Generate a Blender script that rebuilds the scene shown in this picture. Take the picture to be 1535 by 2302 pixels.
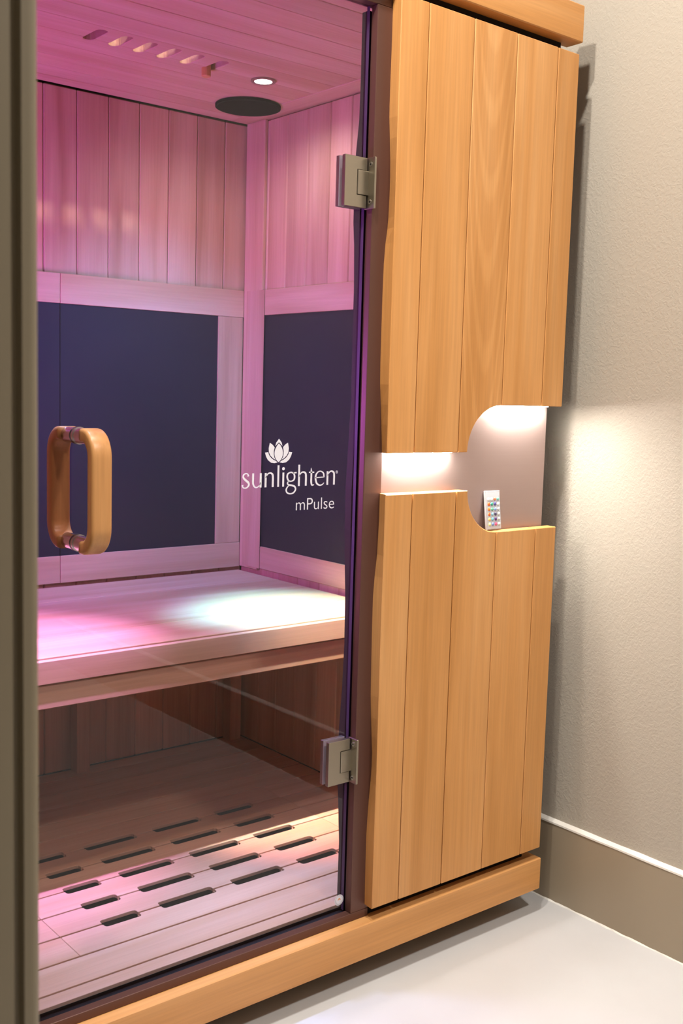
import bpy, bmesh, math, random
from mathutils import Vector, Matrix
random.seed(7)
for _o in list(bpy.data.objects):
    bpy.data.objects.remove(_o)
S = bpy.context.scene
COL = S.collection

# ------------------------------------------------------------------ camera
cam_d = bpy.data.cameras.new('camera')
cam = bpy.data.objects.new('camera', cam_d)
COL.objects.link(cam)
RT = Vector((0.7734, -0.6333, 0.0283))
DN = Vector((-0.0474, -0.1022, -0.9936))
FW = Vector((0.6322, 0.7671, -0.1091))
M3 = Matrix((RT, -DN, -FW)).transposed()
cam.matrix_world = Matrix.Translation((-1.8711, -1.5203, 1.1711)) @ M3.to_4x4()
cam_d.sensor_fit = 'VERTICAL'
cam_d.sensor_height = 36.0
cam_d.sensor_width = 24.0
cam_d.lens = 2431.0 / 2302.0 * 36.0
cam_d.clip_start = 0.02
cam_d.clip_end = 50
cam_d.dof.use_dof = True
cam_d.dof.focus_distance = 2.1
cam_d.dof.aperture_fstop = 14
S.camera = cam

# ------------------------------------------------------------------ view, world
S.view_settings.view_transform = 'Standard'
S.view_settings.look = 'None'
S.view_settings.gamma = 1.0
S.view_settings.use_curve_mapping = False
S.view_settings.exposure = 0.0
W = bpy.data.worlds.new('world')
S.world = W
W.use_nodes = True
W.node_tree.nodes['Background'].inputs[0].default_value = (1.0, 0.93, 0.84, 1)
W.node_tree.nodes['Background'].inputs[1].default_value = 0.05


# ------------------------------------------------------------------ lamps
def lamp(name, kind, loc, power, color, target=None, size=0.04, angle=None, blend=0.5, size_y=None):
    d = bpy.data.lights.new(name, kind)
    d.energy = power
    d.color = color
    if kind == 'AREA':
        d.shape = 'RECTANGLE'
        d.size = size
        d.size_y = size_y or size
    else:
        d.shadow_soft_size = size
    if kind == 'SPOT':
        d.spot_size = math.radians(angle)
        d.spot_blend = blend
    o = bpy.data.objects.new(name, d)
    COL.objects.link(o)
    o.location = loc
    if target is not None:
        o.rotation_euler = (Vector(target) - Vector(loc)).to_track_quat('-Z', 'Y').to_euler()
    return o


WARM = (1.0, 0.94, 0.87)
lamp('alcove_downlight_lamp', 'SPOT', (-0.76, -0.41, 2.81), 74, WARM, (-0.76, -0.41, 0), 0.036, 165, 0.5)
lamp('alcove_left_downlight_lamp', 'SPOT', (-1.38, -0.52, 2.81), 112, WARM, (-1.30, -0.45, 0), 0.045, 165, 0.5)
lamp('corridor_downlight_lamp', 'SPOT', (-0.70, -1.80, 2.84), 228, WARM, (-0.70, -1.60, 0), 0.12, 128, 0.7)
lamp('vent_spot_boost_lamp', 'SPOT', (-0.69, -0.41, 2.81), 110, WARM, (-0.66, 0.66, 1.95), 0.036, 24, 0.8)  # added beam at the vent slots, strengthens the spots on the back wall
# cabin downlight seen in the ceiling
lamp('cabin_downlight_lamp', 'SPOT', (-0.325, 0.697, 1.900), 8, (0.88, 0.84, 1.0), (-0.325, 0.697, 0), 0.02, 165, 0.7)
# colour-therapy lamps in the cabin ceiling beside the front wall: red, green and blue chips side by side, then added fills
CH = 0.17
lamp('chromo_white_red', 'SPOT', (-0.30, CH, 1.89), 520, (1.0, 0.32, 0.14), (-0.30, 0.44, 0.65), 0.012, 25, 1.0)
lamp('chromo_white_green', 'SPOT', (-0.30, CH, 1.89), 320, (0.18, 1.0, 0.40), (-0.32, 0.52, 0.65), 0.012, 25, 1.0)
lamp('chromo_white_blue', 'SPOT', (-0.30, CH, 1.89), 440, (0.18, 0.46, 1.0), (-0.35, 0.54, 0.65), 0.012, 26, 1.0)
lamp('chromo_cyan_side', 'SPOT', (-0.36, CH, 1.89), 190, (0.10, 0.80, 1.0), (-0.50, 0.53, 0.65), 0.012, 17, 1.0)
lamp('chromo_purple_left', 'SPOT', (-0.98, CH, 1.89), 520, (0.66, 0.34, 1.0), (-1.03, 0.52, 0.65), 0.015, 32, 1.0)
lamp('lavender_back_fill', 'SPOT', (-0.50, CH, 1.88), 140, (0.16, 0.42, 1.0), (-0.42, 1.09, 0.95), 0.03, 62, 1.0)  # added fill, lifts the back wall and heater rails toward lavender
for cx_ in (-1.02, -0.70, -0.45):
    lamp('lavender_front_fill', 'SPOT', (cx_, 0.20, 1.895), 150, (0.38, 0.54, 1.0), (cx_, 0.10, 0.15), 0.03, 34, 1.0)  # added fills, brighten the cabin floor just behind the door
lamp('violet_left_fill_lamp', 'AREA', (-1.245, 0.70, 1.20), 24, (0.58, 0.15, 1.0), (-0.1, 0.85, 1.55), 0.30, size_y=0.5)  # added unseen fill at the left for the pink interior


# ------------------------------------------------------------------ materials
def new_mat(name):
    m = bpy.data.materials.new(name)
    m.use_nodes = True
    nt = m.node_tree
    return m, nt, nt.nodes, nt.links, nt.nodes['Principled BSDF']


def lin(r, g, b):
    f = lambda c: ((c / 255 + 0.055) / 1.055) ** 2.4 if c > 10 else c / 255 / 12.92
    return (f(r), f(g), f(b), 1)


def wood(name, base, dark, light, axis, rough=0.45, spread=0.10, streak=0.5, spec=0.35, arch=None):
    """plain-sawn wood with the grain along axis; every board gets its own shift of pattern and tone"""
    m, nt, N, L, B = new_mat(name)
    tc = N.new('ShaderNodeTexCoord')
    oi = N.new('ShaderNodeObjectInfo')
    off = N.new('ShaderNodeVectorMath'); off.operation = 'SCALE'
    comb = N.new('ShaderNodeCombineXYZ')
    for i in range(3):
        L.new(oi.outputs['Random'], comb.inputs[i])
    L.new(comb.outputs[0], off.inputs[0]); off.inputs['Scale'].default_value = 37.0
    add = N.new('ShaderNodeVectorMath'); add.operation = 'ADD'
    L.new(tc.outputs['Object'], add.inputs[0]); L.new(off.outputs[0], add.inputs[1])

    def noise(along, across, detail, rough_=0.55, dist=0.0):
        mp = N.new('ShaderNodeMapping')
        sc = [across] * 3
        sc[axis] = along
        mp.inputs['Scale'].default_value = sc
        L.new(add.outputs[0], mp.inputs[0])
        n = N.new('ShaderNodeTexNoise')
        n.inputs['Scale'].default_value = 1.0
        n.inputs['Detail'].default_value = detail
        n.inputs['Roughness'].default_value = rough_
        n.inputs['Distortion'].default_value = dist
        L.new(mp.outputs[0], n.inputs['Vector'])
        return n
    broad = noise(1.1, 14, 2, dist=0.6)
    fine = noise(5, 190, 3, 0.6)
    r1 = N.new('ShaderNodeValToRGB')
    r1.color_ramp.elements[0].position = 0.32; r1.color_ramp.elements[0].color = dark
    r1.color_ramp.elements[1].position = 0.70; r1.color_ramp.elements[1].color = light
    e = r1.color_ramp.elements.new(0.50); e.color = base
    L.new(broad.outputs['Fac'], r1.inputs[0])
    r2 = N.new('ShaderNodeValToRGB')
    r2.color_ramp.elements[0].position = 0.35; r2.color_ramp.elements[0].color = (1 - 0.22 * streak,) * 3 + (1,)
    r2.color_ramp.elements[1].position = 0.65; r2.color_ramp.elements[1].color = (1, 1, 1, 1)
    L.new(fine.outputs['Fac'], r2.inputs[0])
    mul = N.new('ShaderNodeMixRGB'); mul.blend_type = 'MULTIPLY'; mul.inputs[0].default_value = 1
    L.new(r1.outputs[0], mul.inputs[1]); L.new(r2.outputs[0], mul.inputs[2])
    last = mul
    if arch:                       # nested U-shaped figure of a flat-sawn board
        sp_ = N.new('ShaderNodeSeparateXYZ'); L.new(tc.outputs['Object'], sp_.inputs[0])
        mth = []

        def op(kind, a, b):
            n_ = N.new('ShaderNodeMath'); n_.operation = kind
            for q, v in enumerate((a, b)):
                if isinstance(v, (int, float)): n_.inputs[q].default_value = v
                else: L.new(v, n_.inputs[q])
            return n_.outputs[0]
        xx = op('SUBTRACT', sp_.outputs[0], arch[0])
        wob = noise(2.0, 9, 1)
        f = op('SUBTRACT', sp_.outputs[2], op('MULTIPLY', op('MULTIPLY', xx, xx), arch[1]))
        f = op('ADD', f, op('MULTIPLY', wob.outputs['Fac'], 0.22))
        sn = op('SINE', op('MULTIPLY', f, arch[2]), 0)
        r3 = N.new('ShaderNodeValToRGB')
        r3.color_ramp.elements[0].position = 0.55; r3.color_ramp.elements[0].color = (0.90, 0.86, 0.82, 1)
        r3.color_ramp.elements[1].position = 0.95; r3.color_ramp.elements[1].color = (1.08, 1.12, 1.2, 1)
        L.new(op('ADD', op('MULTIPLY', sn, 0.5), 0.5), r3.inputs[0])
        m3 = N.new('ShaderNodeMixRGB'); m3.blend_type = 'MULTIPLY'; m3.inputs[0].default_value = 0.5
        L.new(mul.outputs[0], m3.inputs[1]); L.new(r3.outputs[0], m3.inputs[2])
        last = m3
    hsv = N.new('ShaderNodeHueSaturation')
    mr = N.new('ShaderNodeMapRange')
    mr.inputs[3].default_value = 1 - spread; mr.inputs[4].default_value = 1 + spread
    L.new(oi.outputs['Random'], mr.inputs[0])
    L.new(mr.outputs[0], hsv.inputs['Value']); L.new(last.outputs[0], hsv.inputs['Color'])
    L.new(hsv.outputs[0], B.inputs['Base Color'])
    B.inputs['Roughness'].default_value = rough
    B.inputs['Specular IOR Level'].default_value = spec
    bp = N.new('ShaderNodeBump'); bp.inputs['Strength'].default_value = 0.12; bp.inputs['Distance'].default_value = 0.0006
    L.new(fine.outputs['Fac'], bp.inputs['Height']); L.new(bp.outputs[0], B.inputs['Normal'])
    return m


def plain(name, color, rough=0.5, metal=0.0, spec=0.5, bump=None, mottle=None):
    m, nt, N, L, B = new_mat(name)
    B.inputs['Base Color'].default_value = color
    B.inputs['Roughness'].default_value = rough
    B.inputs['Metallic'].default_value = metal
    B.inputs['Specular IOR Level'].default_value = spec
    tc = N.new('ShaderNodeTexCoord')
    if mottle:
        n = N.new('ShaderNodeTexNoise'); n.inputs['Scale'].default_value = mottle[0]; n.inputs['Detail'].default_value = 4
        L.new(tc.outputs['Object'], n.inputs['Vector'])
        r = N.new('ShaderNodeValToRGB')
        r.color_ramp.elements[0].position = 0.3; r.color_ramp.elements[0].color = mottle[1]
        r.color_ramp.elements[1].position = 0.7; r.color_ramp.elements[1].color = color
        L.new(n.outputs['Fac'], r.inputs[0]); L.new(r.outputs[0], B.inputs['Base Color'])
    if bump:
        n = N.new('ShaderNodeTexNoise'); n.inputs['Scale'].default_value = bump[0]; n.inputs['Detail'].default_value = bump[3]
        n.inputs['Distortion'].default_value = bump[4] if len(bump) > 4 else 0
        L.new(tc.outputs['Object'], n.inputs['Vector'])
        r = N.new('ShaderNodeValToRGB')
        r.color_ramp.elements[0].position = 0.42; r.color_ramp.elements[1].position = 0.62
        L.new(n.outputs['Fac'], r.inputs[0])
        b = N.new('ShaderNodeBump'); b.inputs['Strength'].default_value = bump[1]; b.inputs['Distance'].default_value = bump[2]
        L.new(r.outputs[0], b.inputs['Height']); L.new(b.outputs[0], B.inputs['Normal'])
    return m


def emit(name, color, strength):
    m, nt, N, L, B = new_mat(name)
    B.inputs['Base Color'].default_value = color
    B.inputs['Emission Color'].default_value = color
    B.inputs['Emission Strength'].default_value = strength
    return m


def brushed(name, color, rough, axis, metal=1.0, aniso=180):
    m, nt, N, L, B = new_mat(name)
    B.inputs['Base Color'].default_value = color
    B.inputs['Metallic'].default_value = metal
    tc = N.new('ShaderNodeTexCoord')
    mp = N.new('ShaderNodeMapping')
    sc = [aniso] * 3; sc[axis] = 4
    mp.inputs['Scale'].default_value = sc
    L.new(tc.outputs['Object'], mp.inputs[0])
    n = N.new('ShaderNodeTexNoise'); n.inputs['Scale'].default_value = 1; n.inputs['Detail'].default_value = 3
    L.new(mp.outputs[0], n.inputs['Vector'])
    mr = N.new('ShaderNodeMapRange'); mr.inputs[3].default_value = rough - 0.08; mr.inputs[4].default_value = rough + 0.10
    L.new(n.outputs['Fac'], mr.inputs[0]); L.new(mr.outputs[0], B.inputs['Roughness'])
    b = N.new('ShaderNodeBump'); b.inputs['Strength'].default_value = 0.05; b.inputs['Distance'].default_value = 0.0004
    L.new(n.outputs['Fac'], b.inputs['Height']); L.new(b.outputs[0], B.inputs['Normal'])
    return m


def glass_mat(name, tint):
    m, nt, N, L, B = new_mat(name)
    N.remove(B)
    out = N['Material Output']
    tr = N.new('ShaderNodeBsdfTransparent'); tr.inputs[0].default_value = tint
    gl = N.new('ShaderNodeBsdfGlossy'); gl.inputs['Roughness'].default_value = 0.0
    fr = N.new('ShaderNodeFresnel'); fr.inputs['IOR'].default_value = 1.5
    geo = N.new('ShaderNodeNewGeometry')
    inv = N.new('ShaderNodeMath'); inv.operation = 'SUBTRACT'; inv.inputs[0].default_value = 1.0
    L.new(geo.outputs['Backfacing'], inv.inputs[1])
    mu = N.new('ShaderNodeMath'); mu.operation = 'MULTIPLY'
    L.new(fr.outputs[0], mu.inputs[0]); L.new(inv.outputs[0], mu.inputs[1])
    mx = N.new('ShaderNodeMixShader')
    L.new(mu.outputs[0], mx.inputs[0]); L.new(tr.outputs[0], mx.inputs[1]); L.new(gl.outputs[0], mx.inputs[2])
    L.new(mx.outputs[0], out.inputs['Surface'])
    return m


FD, FB, FL = (0.54, 0.245, 0.070, 1), (0.62, 0.295, 0.095, 1), (0.67, 0.345, 0.130, 1)
M_front_z = wood('honey_wood_vertical', FB, FD, FL, 2, 0.42, 0.06)
M_front_arch = wood('honey_wood_flat_sawn', FB, FD, FL, 2, 0.42, 0.03, arch=(0.425, 95.0, 42.0))
M_front_x = wood('honey_wood_horizontal', FB, FD, FL, 0, 0.42, 0.04)
ID, IB, IL = (0.49, 0.30, 0.18, 1), (0.59, 0.385, 0.25, 1), (0.65, 0.445, 0.305, 1)
M_in_z = wood('pale_wood_vertical', IB, ID, IL, 2, 0.5, 0.11, 0.5, 0.25)
M_in_x = wood('pale_wood_horizontal', IB, (0.53, 0.33, 0.19, 1), IL, 0, 0.5, 0.06, 0.4, 0.25)
M_in_y = wood('pale_wood_depthwise', IB, ID, IL, 1, 0.5, 0.06, 0.4, 0.25)
M_handle = wood('handle_wood', (0.50, 0.24, 0.085, 1), (0.36, 0.15, 0.045, 1), (0.58, 0.30, 0.12, 1), 2, 0.35, 0.02)
M_dark = plain('dark_void', (0.012, 0.010, 0.009, 1), 0.9, spec=0.1)
M_bronze = brushed('bronze_metal', (0.115, 0.052, 0.038, 1), 0.42, 2, 0.35, 160)
M_band = plain('dark_reflected_band', (0.035, 0.018, 0.028, 1), 0.6, 0, 0.2)  # tone of the dark band reflected in the glass
M_plate = brushed('copper_sheet', (0.46, 0.35, 0.33, 1), 0.38, 0, 0.85, 220)
M_steel = brushed('satin_nickel', (0.40, 0.36, 0.29, 1), 0.34, 0)
M_chrome = plain('chrome', (0.60, 0.57, 0.57, 1), 0.22, 1.0)
M_glass = glass_mat('tinted_glass', (0.81, 0.765, 0.775, 1))
M_glass_edge = plain('glass_edge_violet_light', (0.09, 0.06, 0.13, 1), 0.5, 0.0, 0.3)  # violet LED light caught by the edge, put into its colour
M_heater = plain('charcoal_heater_film', (0.020, 0.020, 0.029, 1), 0.5, 0, 0.25, mottle=(6, (0.016, 0.017, 0.026, 1)))
M_speaker = plain('speaker_mesh', (0.006, 0.006, 0.007, 1), 0.9, 0, 0.03, bump=(900, 0.6, 0.001, 1))
M_wall = plain('olive_orange_peel_paint', (0.43, 0.388, 0.325, 1), 0.55, 0, 0.3, bump=(115, 0.25, 0.0018, 2.5, 1.0))
M_wall_plain = plain('olive_paint', (0.36, 0.31, 0.24, 1), 0.55, 0, 0.3)
M_base = plain('olive_satin_paint', (0.33, 0.268, 0.19, 1), 0.32, 0, 0.5)
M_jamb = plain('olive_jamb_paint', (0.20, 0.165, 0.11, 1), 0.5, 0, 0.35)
M_caulk = plain('white_caulk', (0.85, 0.82, 0.76, 1), 0.6)
M_floor = plain('cream_floor', (0.635, 0.635, 0.64, 1), 0.38, 0, 0.4, mottle=(5, (0.60, 0.597, 0.597, 1)))
M_ceil = plain('white_ceiling_paint', (0.42, 0.40, 0.37, 1), 0.8)
M_led = emit('white_led', (1.0, 0.97, 0.90, 1), 600)
M_lens = emit('lit_lens', (1.0, 0.97, 0.95, 1), 30)
M_white = plain('white_print', (0.74, 0.73, 0.80, 1), 0.6, 0, 0.2)
M_orange = plain('orange_print', (0.75, 0.30, 0.08, 1), 0.6)
M_greyprint = plain('grey_print', (0.35, 0.33, 0.33, 1), 0.6)
M_remote = plain('silver_plastic', (0.42, 0.42, 0.44, 1), 0.35, 0.3)


# ------------------------------------------------------------------ builders
def empty(name, loc, label=None, cat=None, group=None, parent=None, kind=None):
    o = bpy.data.objects.new(name, None)
    COL.objects.link(o)
    o.empty_display_size = 0.1
    o['_w'] = list(loc)
    if parent:
        o.parent = parent
        p = parent['_w']
        o.location = [loc[i] - p[i] for i in range(3)]
    else:
        o.location = loc
    if label: o['label'] = label
    if cat: o['category'] = cat
    if group: o['group'] = group
    if kind: o['kind'] = kind
    return o


def obj(name, bm, mats, parent=None, label=None, cat=None, kind=None, group=None, smooth=False, origin=None):
    """link a bmesh given in world coordinates as ONE mesh object; its origin is its parent's, or its own base"""
    if origin is None:
        origin = parent['_w'] if parent else (0, 0, 0)
    for v in bm.verts:
        v.co -= Vector(origin)
    bmesh.ops.recalc_face_normals(bm, faces=bm.faces)
    me = bpy.data.meshes.new(name)
    bm.to_mesh(me); bm.free()
    if not isinstance(mats, (list, tuple)): mats = [mats]
    for m in mats: me.materials.append(m)
    if smooth:
        for p in me.polygons: p.use_smooth = True
    o = bpy.data.objects.new(name, me)
    COL.objects.link(o)
    o['_w'] = list(origin)
    if parent:
        o.parent = parent
        p = parent['_w']
        o.location = [origin[i] - p[i] for i in range(3)]
    else:
        o.location = origin
    if label: o['label'] = label
    if cat: o['category'] = cat
    if kind: o['kind'] = kind
    if group: o['group'] = group
    return o


AX = {'x': (1, 2, 0), 'y': (0, 2, 1), 'z': (0, 1, 2)}


def prism(pts, axis, a, b, bevel=0.0, bm=None, segs=1):
    """outline in the plane across axis, pushed from a to b along it"""
    own = bmesh.new()
    i, j, k = AX[axis]

    def mk(p, h):
        c = [0, 0, 0]; c[i] = p[0]; c[j] = p[1]; c[k] = h
        return own.verts.new(c)
    A = [mk(p, a) for p in pts]; Bv = [mk(p, b) for p in pts]
    own.faces.new(A); own.faces.new(Bv[::-1])
    n = len(pts)
    for q in range(n):
        own.faces.new((A[q], Bv[q], Bv[(q + 1) % n], A[(q + 1) % n]))
    bmesh.ops.recalc_face_normals(own, faces=own.faces)
    if bevel:
        es = [e for e in own.edges if len(e.link_faces) == 2 and e.calc_face_angle(0) > 0.6]
        bmesh.ops.bevel(own, geom=es, offset=bevel, segments=segs, affect='EDGES', profile=0.6)
    if bm is None:
        return own
    me = bpy.data.meshes.new('tmp'); own.to_mesh(me); own.free(); bm.from_mesh(me); bpy.data.meshes.remove(me)
    return bm


def box(x0, x1, y0, y1, z0, z1, bevel=0.0, bm=None, segs=1):
    return prism([(x0, z0), (x1, z0), (x1, z1), (x0, z1)], 'y', y0, y1, bevel, bm, segs)


def cyl(axis, c, r, a, b, n=24, bevel=0.0, bm=None, r2=None):
    r2 = r2 or r
    return prism([(c[0] + r * math.cos(2 * math.pi * t / n), c[1] + r2 * math.sin(2 * math.pi * t / n)) for t in range(n)], axis, a, b, bevel, bm)


def ring(axis, c, r0, r1, a, b, n=32):
    bm = bmesh.new()
    i, j, k = AX[axis]
    L = []
    for (r, h) in ((r0, a), (r1, a), (r1, b), (r0, b)):
        row = []
        for t in range(n):
            p = [0, 0, 0]
            p[i] = c[0] + r * math.cos(2 * math.pi * t / n); p[j] = c[1] + r * math.sin(2 * math.pi * t / n); p[k] = h
            row.append(bm.verts.new(p))
        L.append(row)
    for q in range(4):
        for t in range(n):
            bm.faces.new((L[q][t], L[q][(t + 1) % n], L[(q + 1) % 4][(t + 1) % n], L[(q + 1) % 4][t]))
    return bm


# ------------------------------------------------------------------ the setting
WX = 0.085          # wall face
obj('floor', box(-3.6, 0.30, -3.6, 1.45, -0.06, 0.0), M_floor, kind='structure')
obj('ceiling', box(-3.6, 0.30, -3.6, 1.45, 2.87, 2.95), M_ceil, kind='structure')
obj('wall_right', box(WX, WX + 0.15, -3.6, 1.30, 0, 2.87), M_wall, kind='structure')
obj('wall_back', box(-1.53, WX, 1.20, 1.32, 0, 2.87), M_wall_plain, kind='structure')
obj('wall_rear', box(-3.5, WX, -3.5, -3.4, 0, 2.87), M_wall_plain, kind='structure')
obj('wall_far_left', box(-3.5, -3.4, -3.4, -0.9, 0, 2.87), M_wall_plain, kind='structure')
obj('baseboard_right', box(0.073, WX, -3.4, 1.2, 0, 0.187, 0.0008), M_base, kind='structure')
# bead of caulk on the baseboard and a ragged line of it at the floor
cb = bmesh.new()
ys = [-2.6 + 0.05 * i for i in range(76)]
prev = None
for y in ys:
    x = 0.0715 + random.uniform(-0.0006, 0.0006)
    h = 0.1932 + random.uniform(-0.0007, 0.0007)
    row = [cb.verts.new(p) for p in ((x, y, 0.1865), (x, y, 0.1905), (x + 0.004, y, h), (WX + 0.001, y, h + 0.0015), (WX + 0.001, y, 0.1865))]
    if prev:
        for q in range(5):
            cb.faces.new((prev[q], row[q], row[(q + 1) % 5], prev[(q + 1) % 5]))
    prev = row
obj('trim_1', cb, M_caulk, kind='structure')
cb = bmesh.new(); prev = None
for i in range(240):
    y = -2.0 + 0.0125 * i
    w = 0.0025 + random.uniform(-0.0008, 0.0022)
    h = 0.002 + random.uniform(0, 0.0018)
    row = [cb.verts.new(p) for p in ((0.073 - w, y, 0.0), (0.0725, y, h), (0.074, y, 0.0))]
    if prev:
        for q in range(3):
            cb.faces.new((prev[q], row[q], row[(q + 1) % 3], prev[(q + 1) % 3]))
    prev = row
obj('trim_2', cb, M_caulk, kind='structure')
# partition left of the cabin: a wall end with a bull-nosed casing edge and a groove
YJ = -1.00
XJ = -1.6405
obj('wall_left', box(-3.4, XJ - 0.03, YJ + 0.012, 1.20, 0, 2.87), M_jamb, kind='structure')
cs = []
r = 0.006
for t in range(7):                              # rounded outer edge
    a = math.pi * 1.5 + t * math.pi / 12
    cs.append((XJ - r + r * math.cos(a), YJ + r + r * math.sin(a)))
cs += [(XJ, YJ + 0.02), (XJ, YJ + 0.10), (XJ - 0.09, YJ + 0.10), (XJ - 0.09, YJ)]
cs += [(XJ - 0.0155, YJ), (XJ - 0.0140, YJ + 0.004), (XJ - 0.0115, YJ + 0.004), (XJ - 0.0100, YJ)]
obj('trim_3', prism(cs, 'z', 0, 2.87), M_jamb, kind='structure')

# ------------------------------------------------------------------ the sauna cabin
XL, XR = -1.37, 0.0
cab = empty('sauna_cabin', (-0.685, 0.5, 0.0),
            'honey wood infrared sauna cabin with glass door and glowing pink interior', 'sauna')

# base rail and cap rail
obj('base_rail', box(XL, XR, 0.0, 0.045, 0.06, 0.1334, 0.002), M_front_x, cab)
obj('cap_rail', box(XL, 0.003, 0.0, 0.045, 1.916, 1.991, 0.002), M_front_x, cab)
obj('plinth', box(XL + 0.05, XR - 0.06, 0.10, 1.08, 0.0, 0.062), M_dark, cab, label='dark recessed plinth')
obj('cabin_base', box(XL + 0.01, XR - 0.03, 0.045, 1.12, 0.062, 0.118), M_dark, cab)

# door post, header and sill of bronze metal
obj('door_post', box(-0.545, -0.500, 0.0255, 0.0430, 0.1503, 1.8705, 0.0015, segs=2), M_bronze, cab, label='bronze metal door post')
obj('door_header', box(-1.26, -0.500, 0.0270, 0.0550, 1.8710, 1.9155, 0.001), M_bronze, cab, label='bronze metal door header')
obj('door_sill', box(-1.26, -0.500, 0.0255, 0.0425, 0.1336, 0.1500, 0.0008), M_bronze, cab, label='bronze metal door sill')
obj('threshold', box(-1.26, -0.500, 0.0427, 0.0660, 0.118, 0.1400), M_dark, cab, label='black trough behind the sill')
WAVE = [(1.867, -.541), (1.738, -.5405), (1.674, -.5416), (1.609, -.5475), (1.548, -.5488), (1.488, -.5483), (1.448, -.5450), (1.366, -.5424),
        (1.325, -.5425), (1.159, -.5415), (1.074, -.5454), (0.989, -.5488), (0.910, -.5480), (0.843, -.5454), (0.781, -.542), (0.684, -.5406),
        (0.596, -.5429), (0.516, -.5479), (0.46, -.549), (0.408, -.5484), (0.371, -.5448), (0.278, -.5395), (0.186, -.5403), (0.152, -.540)]
obj('reflected_band_strip', prism([(x, z) for z, x in WAVE] + [(-.5005, .152), (-.5005, 1.867)], 'y', 0.0560, 0.0740), M_band, cab,  # added strip, shaped as the dark wavy band reflected at the glass edge
    label='dark wavy strip shaped as the reflected band in the glass')
obj('left_door_post', box(-1.262, -1.219, 0.0255, 0.0430, 0.1503, 1.8705, 0.0015, segs=2), M_bronze, cab, label='bronze metal door post')
# metal sheet behind the right panels
obj('metal_back_sheet', box(-0.4995, -0.0200, 0.0310, 0.0330, 0.870, 1.180), M_plate, cab, label='rose bronze metal sheet in the lit slot')
obj('recess_board', box(-0.4995, -0.0320, 0.0310, 0.0330, 1.1805, 1.9155), M_dark, cab)
obj('recess_board', box(-0.4995, -0.0320, 0.0310, 0.0330, 0.1336, 0.8695), M_dark, cab)
obj('front_wall_core', box(-0.4985, -0.0320, 0.0332, 0.0760, 0.120, 1.915), M_in_z, cab)
obj('left_front_wall', box(XL + 0.005, -1.2625, 0.0300, 0.0760, 0.1336, 1.915), M_in_z, cab)

# planks of the right-hand front panels
GX = [-0.511, -0.4405, -0.3207, -0.1985, -0.0738, -0.0060]
BACKEDGE = [(1.891, -.5098), (1.825, -.5094), (1.763, -.5099), (1.701, -.5103), (1.677, -.5098), (1.64, -.507), (1.601, -.5040), (1.568, -.503),
            (1.535, -.5033), (1.498, -.5043), (1.478, -.5058), (1.45, -.5096), (1.414, -.5120), (1.358, -.5129), (1.284, -.5127), (1.227, -.5126),
            (1.19, -.5116), (1.152, -.508), (1.114, -.5050), (1.076, -.5024), (1.0605, -.5015)]
BACKEDGE_LO = [(0.9827, -.5035), (0.928, -.5034), (0.865, -.5055), (0.823, -.5098), (0.781, -.5126), (0.718, -.5124), (0.653, -.5113), (0.588, -.5103),
               (0.544, -.5077), (0.504, -.5045), (0.469, -.5020), (0.441, -.5020), (0.413, -.5034), (0.376, -.5065), (0.337, -.5087), (0.301, -.5100),
               (0.241, -.5097), (0.181, -.5091), (0.1595, -.5086)]
T = 0.0255


def edge_plank(edge, xr, zt, zb):
    """first plank: straight front arris, wavy back arris on its left side"""
    bm = bmesh.new()
    F, K = [], []
    for z, x in edge:
        F.append(bm.verts.new((GX[0], 0.0, z))); K.append(bm.verts.new((x, T, z)))
    n = len(edge)
    fr = [bm.verts.new((xr, 0.0, zt)), bm.verts.new((xr, 0.0, zb))]
    kr = [bm.verts.new((xr, T, zt)), bm.verts.new((xr, T, zb))]
    for i in range(n - 1):
        bm.faces.new((F[i], F[i + 1], K[i + 1], K[i]))
    bm.faces.new(F + [fr[1], fr[0]]); bm.faces.new((K + [kr[1], kr[0]])[::-1])
    bm.faces.new((fr[0], fr[1], kr[1], kr[0]))
    bm.faces.new((F[0], fr[0], kr[0], K[0])); bm.faces.new((F[-1], K[-1], kr[1], fr[1]))
    bmesh.ops.recalc_face_normals(bm, faces=bm.faces)
    es = [e for e in bm.edges if len(e.link_faces) == 2 and e.calc_face_angle(0) > 0.6 and all(abs(v.co.y) < 1e-5 for v in e.verts)]
    bmesh.ops.bevel(bm, geom=es, offset=0.0015, segments=1, affect='EDGES')
    return bm


def arc(cx, cz, r, a0, a1, n=14):
    return [(cx + r * math.cos(math.radians(a0 + (a1 - a0) * t / n)), cz + r * math.sin(math.radians(a0 + (a1 - a0) * t / n))) for t in range(n + 1)]


g = 0.0010
ZT, ZUL, ZUR = 1.891, 1.0605, 1.1555
ZB, ZLL, ZLR = 0.1595, 0.9827, 0.8936
up = obj('upper_panel', box(-0.495, -0.030, T + 0.0002, 0.0306, 1.165, 1.880), M_dark, cab)
lo = obj('lower_panel', box(-0.490, -0.030, T + 0.0002, 0.0306, 0.170, 0.885), M_dark, cab)
obj('plank', edge_plank(BACKEDGE, GX[1] - g, ZT, ZUL), M_front_z, up)
obj('plank', prism([(GX[1] + g, ZUL), (GX[2] - g, ZUL), (GX[2] - g, ZT), (GX[1] + g, ZT)], 'y', 0, T, 0.0015), M_front_z, up)
obj('plank', prism([(GX[2] + g, ZUL), (-.2945, ZUL)] + arc(-.1995, ZUL, .095, 180, 91)[1:] + [(GX[3] - g, ZUR), (GX[3] - g, ZT), (GX[2] + g, ZT)], 'y', 0, T, 0.0012), M_front_arch, up)
for i in (3, 4):
    obj('plank', prism([(GX[i] + g, ZUR), (GX[i + 1] - g, ZUR), (GX[i + 1] - g, ZT), (GX[i] + g, ZT)], 'y', 0, T, 0.0015), M_front_z, up)
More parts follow.
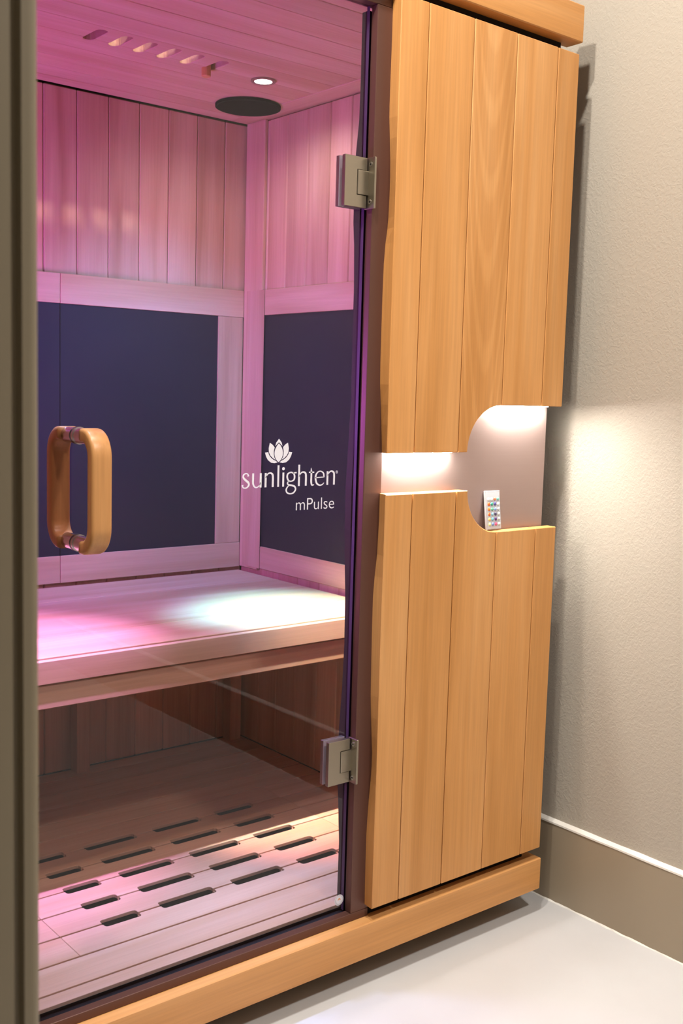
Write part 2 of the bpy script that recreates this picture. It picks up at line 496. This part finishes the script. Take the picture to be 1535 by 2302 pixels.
obj('plank', edge_plank(BACKEDGE_LO, GX[1] - g, ZLL, ZB), M_front_z, lo)
obj('plank', prism([(GX[1] + g, ZB), (GX[2] - g, ZB), (GX[2] - g, ZLL), (GX[1] + g, ZLL)], 'y', 0, T, 0.0015), M_front_z, lo)
obj('plank', prism([(GX[2] + g, ZB), (GX[3] - g, ZB), (GX[3] - g, ZLR)] + arc(-.1995, ZLL, .0893, 269, 180)[:-1] + [(-.2888, ZLL), (GX[2] + g, ZLL)], 'y', 0, T, 0.0012), M_front_z, lo)
for i in (3, 4):
    obj('plank', prism([(GX[i] + g, ZB), (GX[i + 1] - g, ZB), (GX[i + 1] - g, ZLR), (GX[i] + g, ZLR)], 'y', 0, T, 0.0015), M_front_z, lo)
obj('led_strip', box(-0.478, -0.325, 0.0140, 0.0220, ZUL - 0.0016, ZUL - 0.0003), M_led, cab, label='lit white light strip')
obj('led_strip', box(-0.195, -0.036, 0.0140, 0.0220, ZUR - 0.0016, ZUR - 0.0003), M_led, cab, label='lit white light strip')
# narrow left front panel (mostly hidden)
lf = obj('left_panel', box(-1.365, -1.272, T, 0.0299, 0.17, 1.88), M_dark, cab)
for a, b in ((-1.37, -1.318), (-1.316, -1.264)):
    obj('plank', box(a, b, 0, T - 0.0002, ZB, ZT, 0.0015), M_front_z, lf)

# ---- cabin interior
YB, ZC, ZF, XI, XIL = 1.089, 1.913, 0.151, -0.100, -1.270
# back wall: upright boards over a backing sheet
bw = obj('back_wall', box(XIL - 0.10, -0.03, 1.1015, 1.125, 0.118, 1.945), M_dark, cab)
bx = [-1.27, -1.239, -1.1505, -1.062, -0.9735, -0.885, -0.7965, -0.708, -0.6185, -0.5305, -0.441, -0.3535, -0.2645, -0.175, -0.100]
for a, b in zip(bx[:-1], bx[1:]):
    obj('wall_board', box(a + 0.0006, b - 0.0006, YB + random.uniform(0, 0.0008), 1.101, 0.1515, ZC - 0.0035, 0.0024), M_in_z, bw)
# right side wall
sw = obj('side_wall', box(-0.0870, -0.0330, 0.0765, 1.101, 0.118, 1.945), M_dark, cab)
sy = [0.0765, 0.186, 0.275, 0.364, 0.453, 0.542, 0.631, 0.716, 0.810, 0.900, 0.985, 1.0885]
for a, b in zip(sy[:-1], sy[1:]):
    obj('wall_board', box(XI + random.uniform(0, 0.0008), -0.0872, a + 0.0006, b - 0.0006, 0.1515, ZC - 0.0035, 0.0024), M_in_z, sw)
obj('corner_post', box(XI - 0.010, XI - 0.0005, 0.992, 1.080, 0.662, ZC - 0.0015, 0.001), M_in_z, sw)
# left side wall
lw = obj('side_wall', box(XIL - 0.095, XIL - 0.013, 0.0765, 1.101, 0.118, 1.945), M_dark, cab)
for a, b in zip(sy[:-1], sy[1:]):
    obj('wall_board', box(XIL - 0.0128, XIL, a + 0.0006, b - 0.0006, 0.1515, ZC - 0.0035, 0.0024), M_in_z, lw)

# back heater in a wooden frame
HY = 0.010
hb = obj('heater_panel', box(-1.20, -0.190, YB - 0.006, YB - 0.0005, 0.726, 1.380), M_heater, cab, label='charcoal heater panel on the back wall')
obj('heater_rail', box(-0.6672, -0.1105, YB - HY, YB - 0.0004, 1.3775, 1.4525, 0.001), M_in_x, hb)
obj('heater_rail', box(-1.22, -0.6680, YB - HY + 0.0012, YB - 0.0004, 1.3775, 1.4520, 0.001), M_in_x, hb)
obj('heater_rail', box(-0.6672, -0.1105, YB - HY, YB - 0.0004, 0.660, 0.7315, 0.001), M_in_x, hb)
obj('heater_rail', box(-1.22, -0.6680, YB - HY + 0.0012, YB - 0.0004, 0.660, 0.7315, 0.001), M_in_x, hb)
obj('heater_stile', box(-0.1945, -0.1125, YB - HY + 0.0008, YB - 0.0004, 0.7320, 1.3770, 0.001), M_in_z, hb)
obj('heater_seam', box(-0.6684, -0.6664, YB - 0.0066, YB - 0.0004, 0.7320, 1.3770), M_dark, hb)
# side heater
hs = obj('heater_panel', box(XI - 0.006, XI - 0.0005, 0.40, 0.992, 0.726, 1.382), M_heater, cab, label='charcoal heater panel on the right side wall')
obj('heater_rail', box(XI - HY, XI - 0.0004, 0.32, 0.9775, 1.381, 1.4505, 0.001), M_in_y, hs)
obj('heater_rail', box(XI - HY, XI - 0.0004, 0.32, 0.9775, 0.668, 0.7315, 0.001), M_in_y, hs)
obj('heater_stile', box(XI - 0.0108, XI - 0.0104, 0.978, 1.065, 0.668, 1.4505), M_in_z, hs)
obj('heater_stile', box(XI - HY, XI - 0.0004, 0.32, 0.40, 0.7320, 1.3805, 0.001), M_in_z, hs)


# ceiling boards along X; two rows are cut through by the vent slots
def notched(x0, x1, y0, y1, lo_cuts=(), hi_cuts=(), rk=0.95):
    """board outline in plan with rounded notches; a cut is (xa, xb, depth) from the low-y or the high-y side"""
    p = [(x0, y0)]
    for xa, xb, d in sorted(lo_cuts):
        rr = min((xb - xa) / 2, abs(d)) * rk
        p += [(xa, y0), (xa, y0 + d - rr), (xa + rr * 0.3, y0 + d - rr * 0.3), (xa + rr, y0 + d), (xb - rr, y0 + d), (xb - rr * 0.3, y0 + d - rr * 0.3), (xb, y0 + d - rr), (xb, y0)]
    p += [(x1, y0), (x1, y1)]
    for xa, xb, d in sorted(hi_cuts, reverse=True):
        rr = min((xb - xa) / 2, abs(d)) * rk
        p += [(xb, y1), (xb, y1 - d + rr), (xb - rr * 0.3, y1 - d + rr * 0.3), (xb - rr, y1 - d), (xa + rr, y1 - d), (xa + rr * 0.3, y1 - d + rr * 0.3), (xa, y1 - d + rr), (xa, y1)]
    p += [(x0, y1)]
    out = []
    for q in p:
        if not out or (abs(q[0] - out[-1][0]) + abs(q[1] - out[-1][1])) > 1e-5: out.append(q)
    return out


roof = obj('cabin_ceiling', box(XL + 0.02, XIL, 0.055, 1.12, ZC, 1.949), M_dark, cab)
cy = [0.0765, 0.098, 0.184, 0.271, 0.358, 0.4445, 0.5312, 0.618, 0.705, 0.787, 0.874, 0.960, 1.032]
VENT = [-0.774, -0.714, -0.654, -0.595, -0.535, -0.470]
for a, b in zip(cy[:-1], cy[1:]):
    lc = [(x - 0.0125, x + 0.0125, 0.018) for x in VENT] if abs(a - 0.705) < 1e-6 else ()
    hc = [(x - 0.0125, x + 0.0125, 0.069) for x in VENT] if abs(b - 0.705) < 1e-6 else ()
    obj('ceiling_board', prism(notched(XIL, -0.1665, a, b, lc, hc), 'z', ZC, ZC + 0.036, 0.0022 if not (lc or hc) else 0.0014), M_in_x, roof)
obj('ceiling_board', box(XIL, -0.1665, 1.032, 1.084, ZC - 0.001, ZC + 0.036, 0.001), M_in_x, roof)
obj('ceiling_board', box(-0.1660, -0.0880, 0.0765, 1.084, ZC - 0.001, ZC + 0.036, 0.001), M_in_y, roof)
obj('vent_cover', box(-0.795, -0.745, 0.60, 0.75, ZC + 0.0365, ZC + 0.044), M_front_x, roof)
obj('vent_cover', box(-0.495, -0.445, 0.60, 0.75, ZC + 0.0365, ZC + 0.044), M_front_x, roof)
obj('vent_slider', cyl('z', (-0.4765, 0.712), 0.011, ZC - 0.020, ZC + 0.02, 16, 0.002), M_front_z, roof, label='brown wooden vent slider knob')

# floor boards with slots in their joints
fl = obj('cabin_floor', box(XIL - 0.02, XI + 0.012, 0.066, 1.10, 0.1185, 0.1255), plain('under_floor', (0.02, 0.022, 0.018, 1), 0.8), cab)
fy = [0.068, 0.104, 0.189, 0.2735, 0.3575, 0.440, 0.522, 0.606, 0.690, 0.775, 0.860, 0.945, 1.030, 1.087]
SLX = [(-0.955, -0.878), (-0.829, -0.705), (-0.657, -0.533), (-0.485, -0.379)]
SLOT_Y = (0.2735, 0.3575, 0.440, 0.522, 0.606)
for a, b in zip(fy[:-1], fy[1:]):
    lc = [(x0, x1, 0.0122) for x0, x1 in SLX] if a in SLOT_Y else ()
    hc = [(x0, x1, 0.0122) for x0, x1 in SLX] if b in SLOT_Y else ()
    j = 0.0026
    if 0.18 < a < 0.65:
        obj('floor_board', box(XIL + 0.001, -1.0416, a + j, b - j, ZF - 0.0075, ZF, 0.0008), M_in_x, fl)
        obj('floor_board', prism(notched(-1.0410, -0.2935, a + j, b - j, lc, hc, 0.45), 'z', ZF - 0.0075, ZF, 0.0008), M_in_x, fl)
        obj('floor_board', box(-0.2929, XI - 0.001, a + j, b - j, ZF - 0.0075, ZF, 0.0008), M_in_x, fl)
    else:
        obj('floor_board', box(XIL + 0.001, XI - 0.001, a + j, b - j, ZF - 0.0075, ZF, 0.0008), M_in_x, fl)

for b in fy[1:-1]:
    cuts = [-1.262] + ([v for p in SLX for v in (p[0] - 0.001, p[1] + 0.001)] if b in SLOT_Y else []) + [XI - 0.002]
    for x0, x1 in zip(cuts[0::2], cuts[1::2]):
        obj('floor_batten', box(x0, x1, b - 0.006, b + 0.006, ZF - 0.0125, ZF - 0.0076), M_in_x, fl)

# ---- glass door with logo, sticker, hinges and handle
GXL, GXR, GY0, GY1, GZ0, GZ1 = -1.216, -0.5490, 0.0430, 0.0510, 0.1515, 1.8700
gb = box(GXL, GXR, GY0 + 0.0002, GY1, GZ0, GZ1)
for f in gb.faces:
    n = f.normal
    f.material_index = 1 if abs(n.x) > 0.9 else 0
door = obj('glass_door', gb, [M_glass, M_glass_edge], cab, label='tinted glass door with violet light colored into its edges')
PY = GY0 - 0.0003      # print sits on the outer face


def flat(polys, y=PY, th=0.0002, bm=None):
    bm = bm or bmesh.new()
    for pts in polys:
        v = [bm.verts.new((x, y, z)) for x, z in pts]
        try:
            bm.faces.new(v)
        except ValueError:
            pass
    return bm


def cat(pts, n=8):
    """Catmull-Rom through (x, z, width) points"""
    out = []
    P = [pts[0]] + list(pts) + [pts[-1]]
    for i in range(1, len(P) - 2):
        for t in range(n):
            s = t / n
            q = []
            for k in range(3):
                a, b, c, d = P[i - 1][k], P[i][k], P[i + 1][k], P[i + 2][k]
                q.append(0.5 * (2 * b + (c - a) * s + (2 * a - 5 * b + 4 * c - d) * s * s + (3 * b - a - 3 * c + d) * s ** 3))
            out.append(tuple(q))
    out.append(tuple(pts[-1]))
    return out


def strokes(glyphs, ox, oz, u, bm):
    """pen strokes of changing width; glyph units are x-heights"""
    for st in glyphs:
        c = st if len(st) == 2 else cat(st)
        L_, R_ = [], []
        for i, (x, z, w) in enumerate(c):
            a = c[max(0, i - 1)]; b = c[min(len(c) - 1, i + 1)]
            dx, dz = b[0] - a[0], b[1] - a[1]
            d = math.hypot(dx, dz) or 1
            nx, nz = -dz / d * w / 2, dx / d * w / 2
            L_.append(bm.verts.new((ox + (x + nx) * u, PY, oz + (z + nz) * u)))
            R_.append(bm.verts.new((ox + (x - nx) * u, PY, oz + (z - nz) * u)))
        for i in range(len(c) - 1):
            bm.faces.new((L_[i], L_[i + 1], R_[i + 1], R_[i]))


U = 0.0255
w1, w2 = 0.165, 0.075
STEM = lambda x, z0, z1, w=w1: [(x, z0, w), (x, z1, w * 1.03)]
G_n = [STEM(0.10, 0, 1.0), [(0.10, 0.66, .05), (0.28, 0.93, .09), (0.50, 0.99, .11), (0.68, 0.88, .15), (0.72, 0.62, w1), (0.72, 0.30, w1), (0.72, 0.0, w1)]]
G = {
    's': [[(0.50, 0.80, .15), (0.44, 0.955, .09), (0.27, 1.0, .085), (0.10, 0.90, .12), (0.09, 0.72, .14), (0.28, 0.54, .16), (0.50, 0.37, .155), (0.54, 0.20, .14), (0.40, 0.04, .10), (0.22, 0.0, .085), (0.06, 0.06, .09), (0.02, 0.22, .15)]],
    'u': [[(0.08, 1.0, w1), (0.08, 0.62, w1), (0.09, 0.28, .15), (0.22, 0.06, .11), (0.42, 0.02, .09), (0.62, 0.15, .07), (0.72, 0.36, .05)], STEM(0.72, 0, 1.0)],
    'n': G_n,
    'l': [STEM(0.0, 0, 1.52, .155)],
    'i': [STEM(0.0, 0, 1.0, .155)],
    'h': [STEM(0.10, 0, 1.52)] + G_n[1:],
    't': [[(0.17, 1.28, .03), (0.20, 1.0, .14), (0.20, 0.6, .15), (0.20, 0.25, .15), (0.27, 0.04, .12), (0.47, 0.05, .06)], [(-0.02, 0.955, .09), (0.46, 0.955, .09)]],
    'e': [[(0.05, 0.56, .075), (0.84, 0.58, .075)], [(0.84, 0.56, .12), (0.80, 0.84, .12), (0.58, 1.0, .08), (0.32, 0.98, .09), (0.11, 0.76, .14), (0.08, 0.46, .155), (0.20, 0.14, .14), (0.46, 0.0, .10), (0.70, 0.04, .085), (0.86, 0.17, .05)]],
    'g': [[(0.42, 1.0, .09), (0.16, 0.90, .12), (0.10, 0.66, .145), (0.22, 0.42, .12), (0.44, 0.36, .085), (0.68, 0.45, .12), (0.75, 0.68, .145), (0.66, 0.91, .12), (0.42, 1.0, .09)],
          [(0.60, 0.95, .08), (0.92, 0.965, .10)],
          [(0.27, 0.40, .06), (0.13, 0.24, .10), (0.24, 0.11, .12), (0.50, 0.07, .12), (0.76, -0.02, .13), (0.86, -0.22, .13), (0.70, -0.45, .11), (0.40, -0.53, .09), (0.12, -0.44, .11), (0.03, -0.24, .12), (0.14, -0.04, .09), (0.30, 0.08, .05)]],
}
BL = 1.0013
tx = bmesh.new()
for ch, x in (('s', -0.8092), ('u', -0.7885), ('n', -0.7620), ('l', -0.7318), ('i', -0.7207), ('g', -0.7145), ('h', -0.6878), ('t', -0.6622), ('e', -0.6490), ('n', -0.6217)):
    strokes(G[ch], x, BL, U, tx)
flat([[(-0.7207 + 0.0030 * math.cos(a), 1.0336 + 0.0030 * math.sin(a)) for a in [t * math.pi / 8 for t in range(16)]]], bm=tx)
obj('brand_lettering', tx, M_white, door, label='white door lettering')
# registered mark
rg = ring('y', (-0.5972, 1.0247), 0.0022, 0.0027, PY - 0.0001, PY + 0.0001, 20)
strokes([[(0, 0, .2), (0, 1, .2)], [(0, 1, .18), (0.5, 0.95, .18), (0.55, 0.65, .18), (0.1, 0.5, .16)], [(0.25, 0.5, .18), (0.6, 0, .2)]], -0.5979, 1.0233, 0.0026, rg)
obj('registered_mark', rg, M_white, door)
# model lettering
fc = bpy.data.curves.new('model_lettering', 'FONT')
fc.body = 'mPulse'
fc.size = 0.0278
fc.offset = -0.00028
fo = bpy.data.objects.new('tmp_text', fc)
COL.objects.link(fo)
bpy.context.view_layer.update()
me = bpy.data.meshes.new_from_object(fo.evaluated_get(bpy.context.evaluated_depsgraph_get()))
bpy.data.objects.remove(fo); bpy.data.curves.remove(fc)
bt = bmesh.new(); bt.from_mesh(me); bpy.data.meshes.remove(me)
x0 = min(v.co.x for v in bt.verts); x1 = max(v.co.x for v in bt.verts)
hh = max(v.co.y for v in bt.verts)
for v in bt.verts:
    v.co = Vector((-0.6908 + (v.co.x - x0) / (x1 - x0) * (0.6908 - 0.6016), PY, 0.9568 + v.co.y / hh * 0.0215))
obj('model_lettering', bt, M_white, door, label='white smaller door lettering')


# lotus emblem
def petal(base, tip, bulge, n=12, lean=0.0):
    """leaf outline from base to tip, bulge = half width"""
    bx_, bz_ = base; tx_, tz_ = tip
    dx, dz = tx_ - bx_, tz_ - bz_
    l = math.hypot(dx, dz); nx, nz = -dz / l, dx / l
    A_ = []
    for i in range(n + 1):
        t = i / n
        w = bulge * (math.sin(math.pi * t ** 0.95) ** 0.8 if 0 < t < 1 else 0)
        s = lean * math.sin(math.pi * t)
        A_.append((bx_ + dx * t + nx * (w + s), bz_ + dz * t + nz * (w + s)))
    B_ = []
    for i in range(n - 1, 0, -1):
        t = i / n
        w = bulge * math.sin(math.pi * t ** 0.95) ** 0.8
        s = lean * math.sin(math.pi * t)
        B_.append((bx_ + dx * t - nx * (w - s), bz_ + dz * t - nz * (w - s)))
    return A_ + B_


cxl = -0.7320
lot = bmesh.new()
flat([petal((cxl, 1.0455), (cxl, 1.0790), 0.0094)], bm=lot)
for sg in (-1, 1):
    X_ = lambda d: cxl + sg * d
    # middle petals: outer curve up to a point, inner edge following the centre petal
    mid = [(X_(0.0065), 1.0497), (X_(0.0125), 1.0528), (X_(0.0180), 1.0575), (X_(0.0215), 1.0635), (X_(0.0222), 1.0705), (X_(0.0200), 1.0803),
           (X_(0.0140), 1.0770), (X_(0.0092), 1.0722), (X_(0.0109), 1.0660), (X_(0.0109), 1.0600), (X_(0.0098), 1.0548)]
    flat([mid], bm=lot)
    low = [(X_(0.0022), 1.0452), (X_(0.0090), 1.0440), (X_(0.0165), 1.0450), (X_(0.0235), 1.0498), (X_(0.0275), 1.0560), (X_(0.0300), 1.0630),
           (X_(0.0232), 1.0638), (X_(0.0210), 1.0585), (X_(0.0168), 1.0538), (X_(0.0112), 1.0500), (X_(0.0060), 1.0480)]
    flat([low], bm=lot)
flat([[(cxl - 0.0080, 1.0742), (cxl - 0.0060, 1.0805), (cxl, 1.0875), (cxl + 0.0060, 1.0805), (cxl + 0.0080, 1.0742), (cxl + 0.0045, 1.0772), (cxl, 1.0812), (cxl - 0.0045, 1.0772)]], bm=lot)
obj('lotus_emblem', lot, M_white, door, label='white lotus flower emblem')
# small round sticker in the lower corner
SC = (-0.5612, 0.1765)
st = flat([[(SC[0] + 0.0112 * math.cos(t * math.pi / 14), SC[1] + 0.0112 * math.sin(t * math.pi / 14)) for t in range(28)]], y=PY)
stk = obj('round_sticker', st, M_white, door, label='small round white sticker')
rr_ = ring('y', SC, 0.0092, 0.0096, PY - 0.0004, PY - 0.0001, 28)
for t in range(30):
    a = math.pi * (0.95 + 1.1 * (t / 29)) if t < 30 else 0
    flat([[(SC[0] + 0.0079 * math.cos(a) + dx, SC[1] + 0.0079 * math.sin(a) + dz) for dx, dz in ((-.0002, -.0005), (.0002, -.0005), (.0002, .0005), (-.0002, .0005))]], y=PY - 0.0003, bm=rr_)
obj('sticker_ring', rr_, M_greyprint, door)
so = bmesh.new()
flat([[(SC[0] - .0035, SC[1]), (SC[0] - .0022, SC[1] + .0030), (SC[0] + .0002, SC[1] + .0043), (SC[0] + .0028, SC[1] + .0030), (SC[0] + .0038, SC[1]),
       (SC[0] + .0022, SC[1] - .0004), (SC[0] + .0014, SC[1] + .0014), (SC[0] + .0002, SC[1] + .0022), (SC[0] - .0012, SC[1] + .0014), (SC[0] - .0020, SC[1] - .0004)]], y=PY - 0.0004, bm=so)
obj('sticker_symbol', so, M_orange, door, label='orange sticker symbol')


# hinges: clamp plates either side of the glass, a knuckle and a leaf screwed to the post
def hinge(z0, z1):
    zc = (z0 + z1) / 2; h = (z1 - z0) / 2
    x0, x1 = -0.6045, -0.5525
    kx = -0.5755
    kz = h * 0.50
    out = [(x0, z0), (x1, z0), (x1, zc - kz), (kx, zc - kz), (kx, zc + kz), (x1, zc + kz), (x1, z1), (x0, z1)]
    obj('hinge_plate', prism(out, 'y', 0.0335, 0.0427, 0.0006), M_steel, door, label='satin metal hinge plate')
    obj('hinge_plate', box(x0, x1, 0.0513, 0.0600, z0, z1, 0.0006), M_steel, door, label='satin metal hinge plate')
    obj('hinge_gasket', box(x0, x1, 0.05102, 0.05128, z0, z1), M_white, door, label='pale gasket strip behind the glass')
    obj('hinge_knuckle', box(kx + 0.0006, -0.5476, 0.0322, 0.0418, zc - kz + 0.0008, zc + kz - 0.0008, 0.0012, segs=2), M_steel, door)
    obj('hinge_leaf', box(-0.5500, -0.5454, 0.0150, 0.0424, z0 - 0.0010, z1 + 0.0010, 0.0008), M_steel, door)
    for dz in (0.0335, -0.0335):
        o = obj('hinge_screw', prism([(0.0268 + 0.0042 * math.cos(t * math.pi / 8), zc + dz + 0.0042 * math.sin(t * math.pi / 8)) for t in range(16)], 'x', -0.5508, -0.5499), M_chrome, door)
        prism_ = prism([(0.0268 + 0.0018 * math.cos(t * math.pi / 3), zc + dz + 0.0018 * math.sin(t * math.pi / 3)) for t in range(6)], 'x', -0.5510, -0.5507)
        obj('screw_socket', prism_, M_dark, door)


hinge(1.5098, 1.6000)
hinge(0.4190, 0.5060)

# pull handle: two bowed wooden grips joined through the glass by chrome posts
HX, HZ, HH, HD, HW = -1.1158, 1.0095, 0.0985, 0.079, 0.0170


def grip(sign):
    """C-shaped bow in the plane across the glass, lofted with a rounded rectangular section"""
    yg = GY0 if sign < 0 else GY1
    path = []
    # centre line of the bow: (offset from glass, z)
    RD, RZ = 0.030, 0.034
    dmax = HD - 0.0105
    n0 = 10
    zt, zb_ = HZ + HH - 0.0115, HZ - HH + 0.0115
    path.append((dmax - RD - 0.006, zt))
    for t in range(n0 + 1):
        a = math.pi / 2 * t / n0
        path.append((dmax - RD + RD * math.sin(a), zt - RZ + RZ * math.cos(a)))
    for t in range(1, 6):
        path.append((dmax, (zt - RZ) + ((zb_ + RZ) - (zt - RZ)) * t / 6))
    for t in range(n0 + 1):
        a = math.pi / 2 * t / n0
        path.append((dmax - RD + RD * math.cos(a), zb_ + RZ - RZ * math.sin(a)))
    path.append((dmax - RD - 0.006, zb_))
    bm = bmesh.new()
    rows = []
    for i, (d, z) in enumerate(path):
        a = path[max(0, i - 1)]; b = path[min(len(path) - 1, i + 1)]
        tx_, tz_ = b[0] - a[0], b[1] - a[1]
        l = math.hypot(tx_, tz_); nx, nz = tz_ / l, -tx_ / l          # in-plane normal
        if nx * 1.0 < 0: pass
        th = 0.0105
        sec = []
        rr = 0.0055
        for cxs, czs, a0 in ((1, 1, 0), (-1, 1, 90), (-1, -1, 180), (1, -1, 270)):
            for t in range(4):
                an = math.radians(a0 + 30 * t)
                sec.append((cxs * (HW - rr) + rr * math.cos(an), czs * (th - rr) + rr * math.sin(an)))
        row = []
        for sx, sn in sec:
            dd, zz = d + nx * sn, z + nz * sn
            row.append(bm.verts.new((HX + sx, yg + sign * dd, zz)))
        rows.append(row)
    m = len(rows[0])
    for i in range(len(rows) - 1):
        for j_ in range(m):
            bm.faces.new((rows[i][j_], rows[i][(j_ + 1) % m], rows[i + 1][(j_ + 1) % m], rows[i + 1][j_]))
    bm.faces.new(rows[0]); bm.faces.new(rows[-1][::-1])
    return bm


obj('handle_grip', grip(-1), M_handle, door, label='bowed wooden outer handle grip', smooth=True)
obj('handle_grip', grip(1), M_handle, door, label='bowed wooden inner handle grip', smooth=True)
for z in (HZ + HH - 0.0140, HZ - HH + 0.0140):
    pb = cyl('y', (HX, z), 0.0125, GY0 - 0.0340, GY1 + 0.0340, 28, 0)
    cyl('y', (HX, z), 0.0138, GY0 - 0.0015, GY0 - 0.0003, 28, 0, pb)
    cyl('y', (HX, z), 0.0138, GY1 + 0.0003, GY1 + 0.0015, 28, 0, pb)
    obj('handle_post', pb, M_chrome, door, label='chrome handle post')

# ------------------------------------------------------------------ bench
bench = empty('sauna_bench', (-0.685, 0.75, ZF), 'pale wood slatted bench inside the sauna under colored light', 'bench')
zb = 0.6515
obj('bench_slat', box(XIL + 0.004, -0.1150, 0.901, 1.0765, zb - 0.022, zb, 0.0015), M_in_x, bench)
obj('bench_slat', box(XIL + 0.004, -0.1150, 0.5575, 0.8985, zb - 0.022, zb, 0.0015), M_in_x, bench)
obj('bench_slat', box(XIL + 0.004, -0.1150, 0.4010, 0.5545, zb - 0.022, zb, 0.0015), M_in_x, bench)
obj('bench_fascia', box(XIL + 0.004, -0.1150, 0.3860, 0.3985, 0.6020, 0.6480, 0.0015), M_in_x, bench)
obj('bench_apron', box(XIL + 0.004, -0.1150, 0.3930, 0.4090, 0.5520, 0.5985, 0.0015), M_in_x, bench)
obj('bench_frame', box(XIL + 0.006, -0.1170, 0.4095, 1.074, 0.590, 0.629), M_in_x, bench)
obj('bench_leg', box(-0.637, -0.600, 1.045, 1.083, ZF + 0.0005, 0.5895, 0.001), M_in_z, bench)
obj('bench_leg', box(XIL + 0.006, XIL + 0.04, 0.42, 0.455, ZF + 0.0005, 0.5895, 0.001), M_in_z, bench)
obj('bench_leg', box(-0.155, -0.118, 1.045, 1.083, ZF + 0.0005, 0.5895, 0.001), M_in_z, bench)

# ------------------------------------------------------------------ ceiling speaker and downlight of the cabin
sp = empty('ceiling_speaker', (-0.222, 0.912, ZC), 'round black speaker in the sauna ceiling corner', 'speaker')
spb = cyl('z', (-0.222, 0.912), 0.083, ZC - 0.009, ZC - 0.0015, 48, 0.002)
obj('speaker_grille', spb, M_speaker, sp)
obj('speaker_rim', ring('z', (-0.222, 0.912), 0.0828, 0.0855, ZC - 0.0075, ZC - 0.0012, 48), M_speaker, sp)
dl = empty('ceiling_downlight', (-0.325, 0.697, ZC), 'small round lit downlight in the sauna ceiling beside the speaker', 'light')
obj('downlight_bezel', ring('z', (-0.325, 0.697), 0.0215, 0.030, ZC - 0.004, ZC - 0.0005, 36), M_steel, dl)
obj('downlight_lens', cyl('z', (-0.325, 0.697), 0.0212, ZC - 0.003, ZC - 0.0008, 32), M_lens, dl, label='glowing white lens')

# ------------------------------------------------------------------ remote control leaning on the metal sheet
rc = empty('remote_control', (-0.189, 0.016, 0.8945), 'small silver remote with rows of colored buttons on the lit shelf', 'remote')
RW, RH, RTH = 0.0440, 0.0820, 0.0065
tilt = math.radians(7.0)
RX = -0.1895


def rpt(u, v, d):
    """u across, v up the remote, d out of its face (toward the viewer)"""
    y = 0.0205 + v * math.sin(tilt) - d * math.cos(tilt)
    z = 0.8950 + v * math.cos(tilt) + d * math.sin(tilt)
    return Vector((RX + u, y, z))


def rbox(u0, u1, v0, v1, d0, d1, bevel, bm=None):
    own = box(u0, u1, d0, d1, v0, v1, bevel)
    for v in own.verts:
        v.co = rpt(v.co.x, v.co.z, v.co.y)
    return own


obj('remote_case', rbox(-RW / 2, RW / 2, 0, RH, 0.0, RTH, 0.0012), M_remote, rc)
obj('remote_face', rbox(-RW / 2 + 0.002, RW / 2 - 0.002, 0.002, RH - 0.002, RTH + 0.0001, RTH + 0.0004, 0), plain('remote_face_plastic', (0.46, 0.46, 0.49, 1), 0.4), rc)
BC = [[(235, 235, 230), (235, 235, 230), (235, 120, 85), (120, 185, 170)],
      [(225, 90, 30), (50, 150, 125), (75, 70, 130), (235, 235, 230)],
      [(235, 120, 50), (90, 170, 135), (125, 150, 205), (190, 190, 190)],
      [(228, 100, 45), (140, 190, 215), (62, 52, 85), (190, 190, 190)],
      [(240, 195, 115), (110, 165, 185), (85, 55, 105), (190, 190, 190)],
      [(225, 230, 150), (120, 145, 205), (215, 85, 125), (200, 200, 200)]]
bmats = {}
for ri, row in enumerate(BC):
    for ci, c in enumerate(row):
        if c not in bmats:
            bmats[c] = plain('button_%d_%d_%d' % c, lin(*c), 0.4)
        u = -0.0143 + ci * 0.0095
        v = RH - 0.0175 - ri * 0.0105
        bm = bmesh.new()
        rows = []
        for rad, d in ((0.0037, RTH + 0.0004), (0.0037, RTH + 0.0012), (0.0027, RTH + 0.0020), (0.0010, RTH + 0.0023)):
            rows.append([bm.verts.new(rpt(u + rad * math.cos(t * math.pi / 6), v + rad * math.sin(t * math.pi / 6), d)) for t in range(12)])
        for a, b in zip(rows[:-1], rows[1:]):
            for t in range(12):
                bm.faces.new((a[t], a[(t + 1) % 12], b[(t + 1) % 12], b[t]))
        bm.faces.new(rows[-1]); bm.faces.new(rows[0][::-1])
        obj('button', bm, bmats[c], rc, smooth=True)

# ------------------------------------------------------------------ tidy the helper property
for o in bpy.data.objects:
    if '_w' in o: del o['_w']
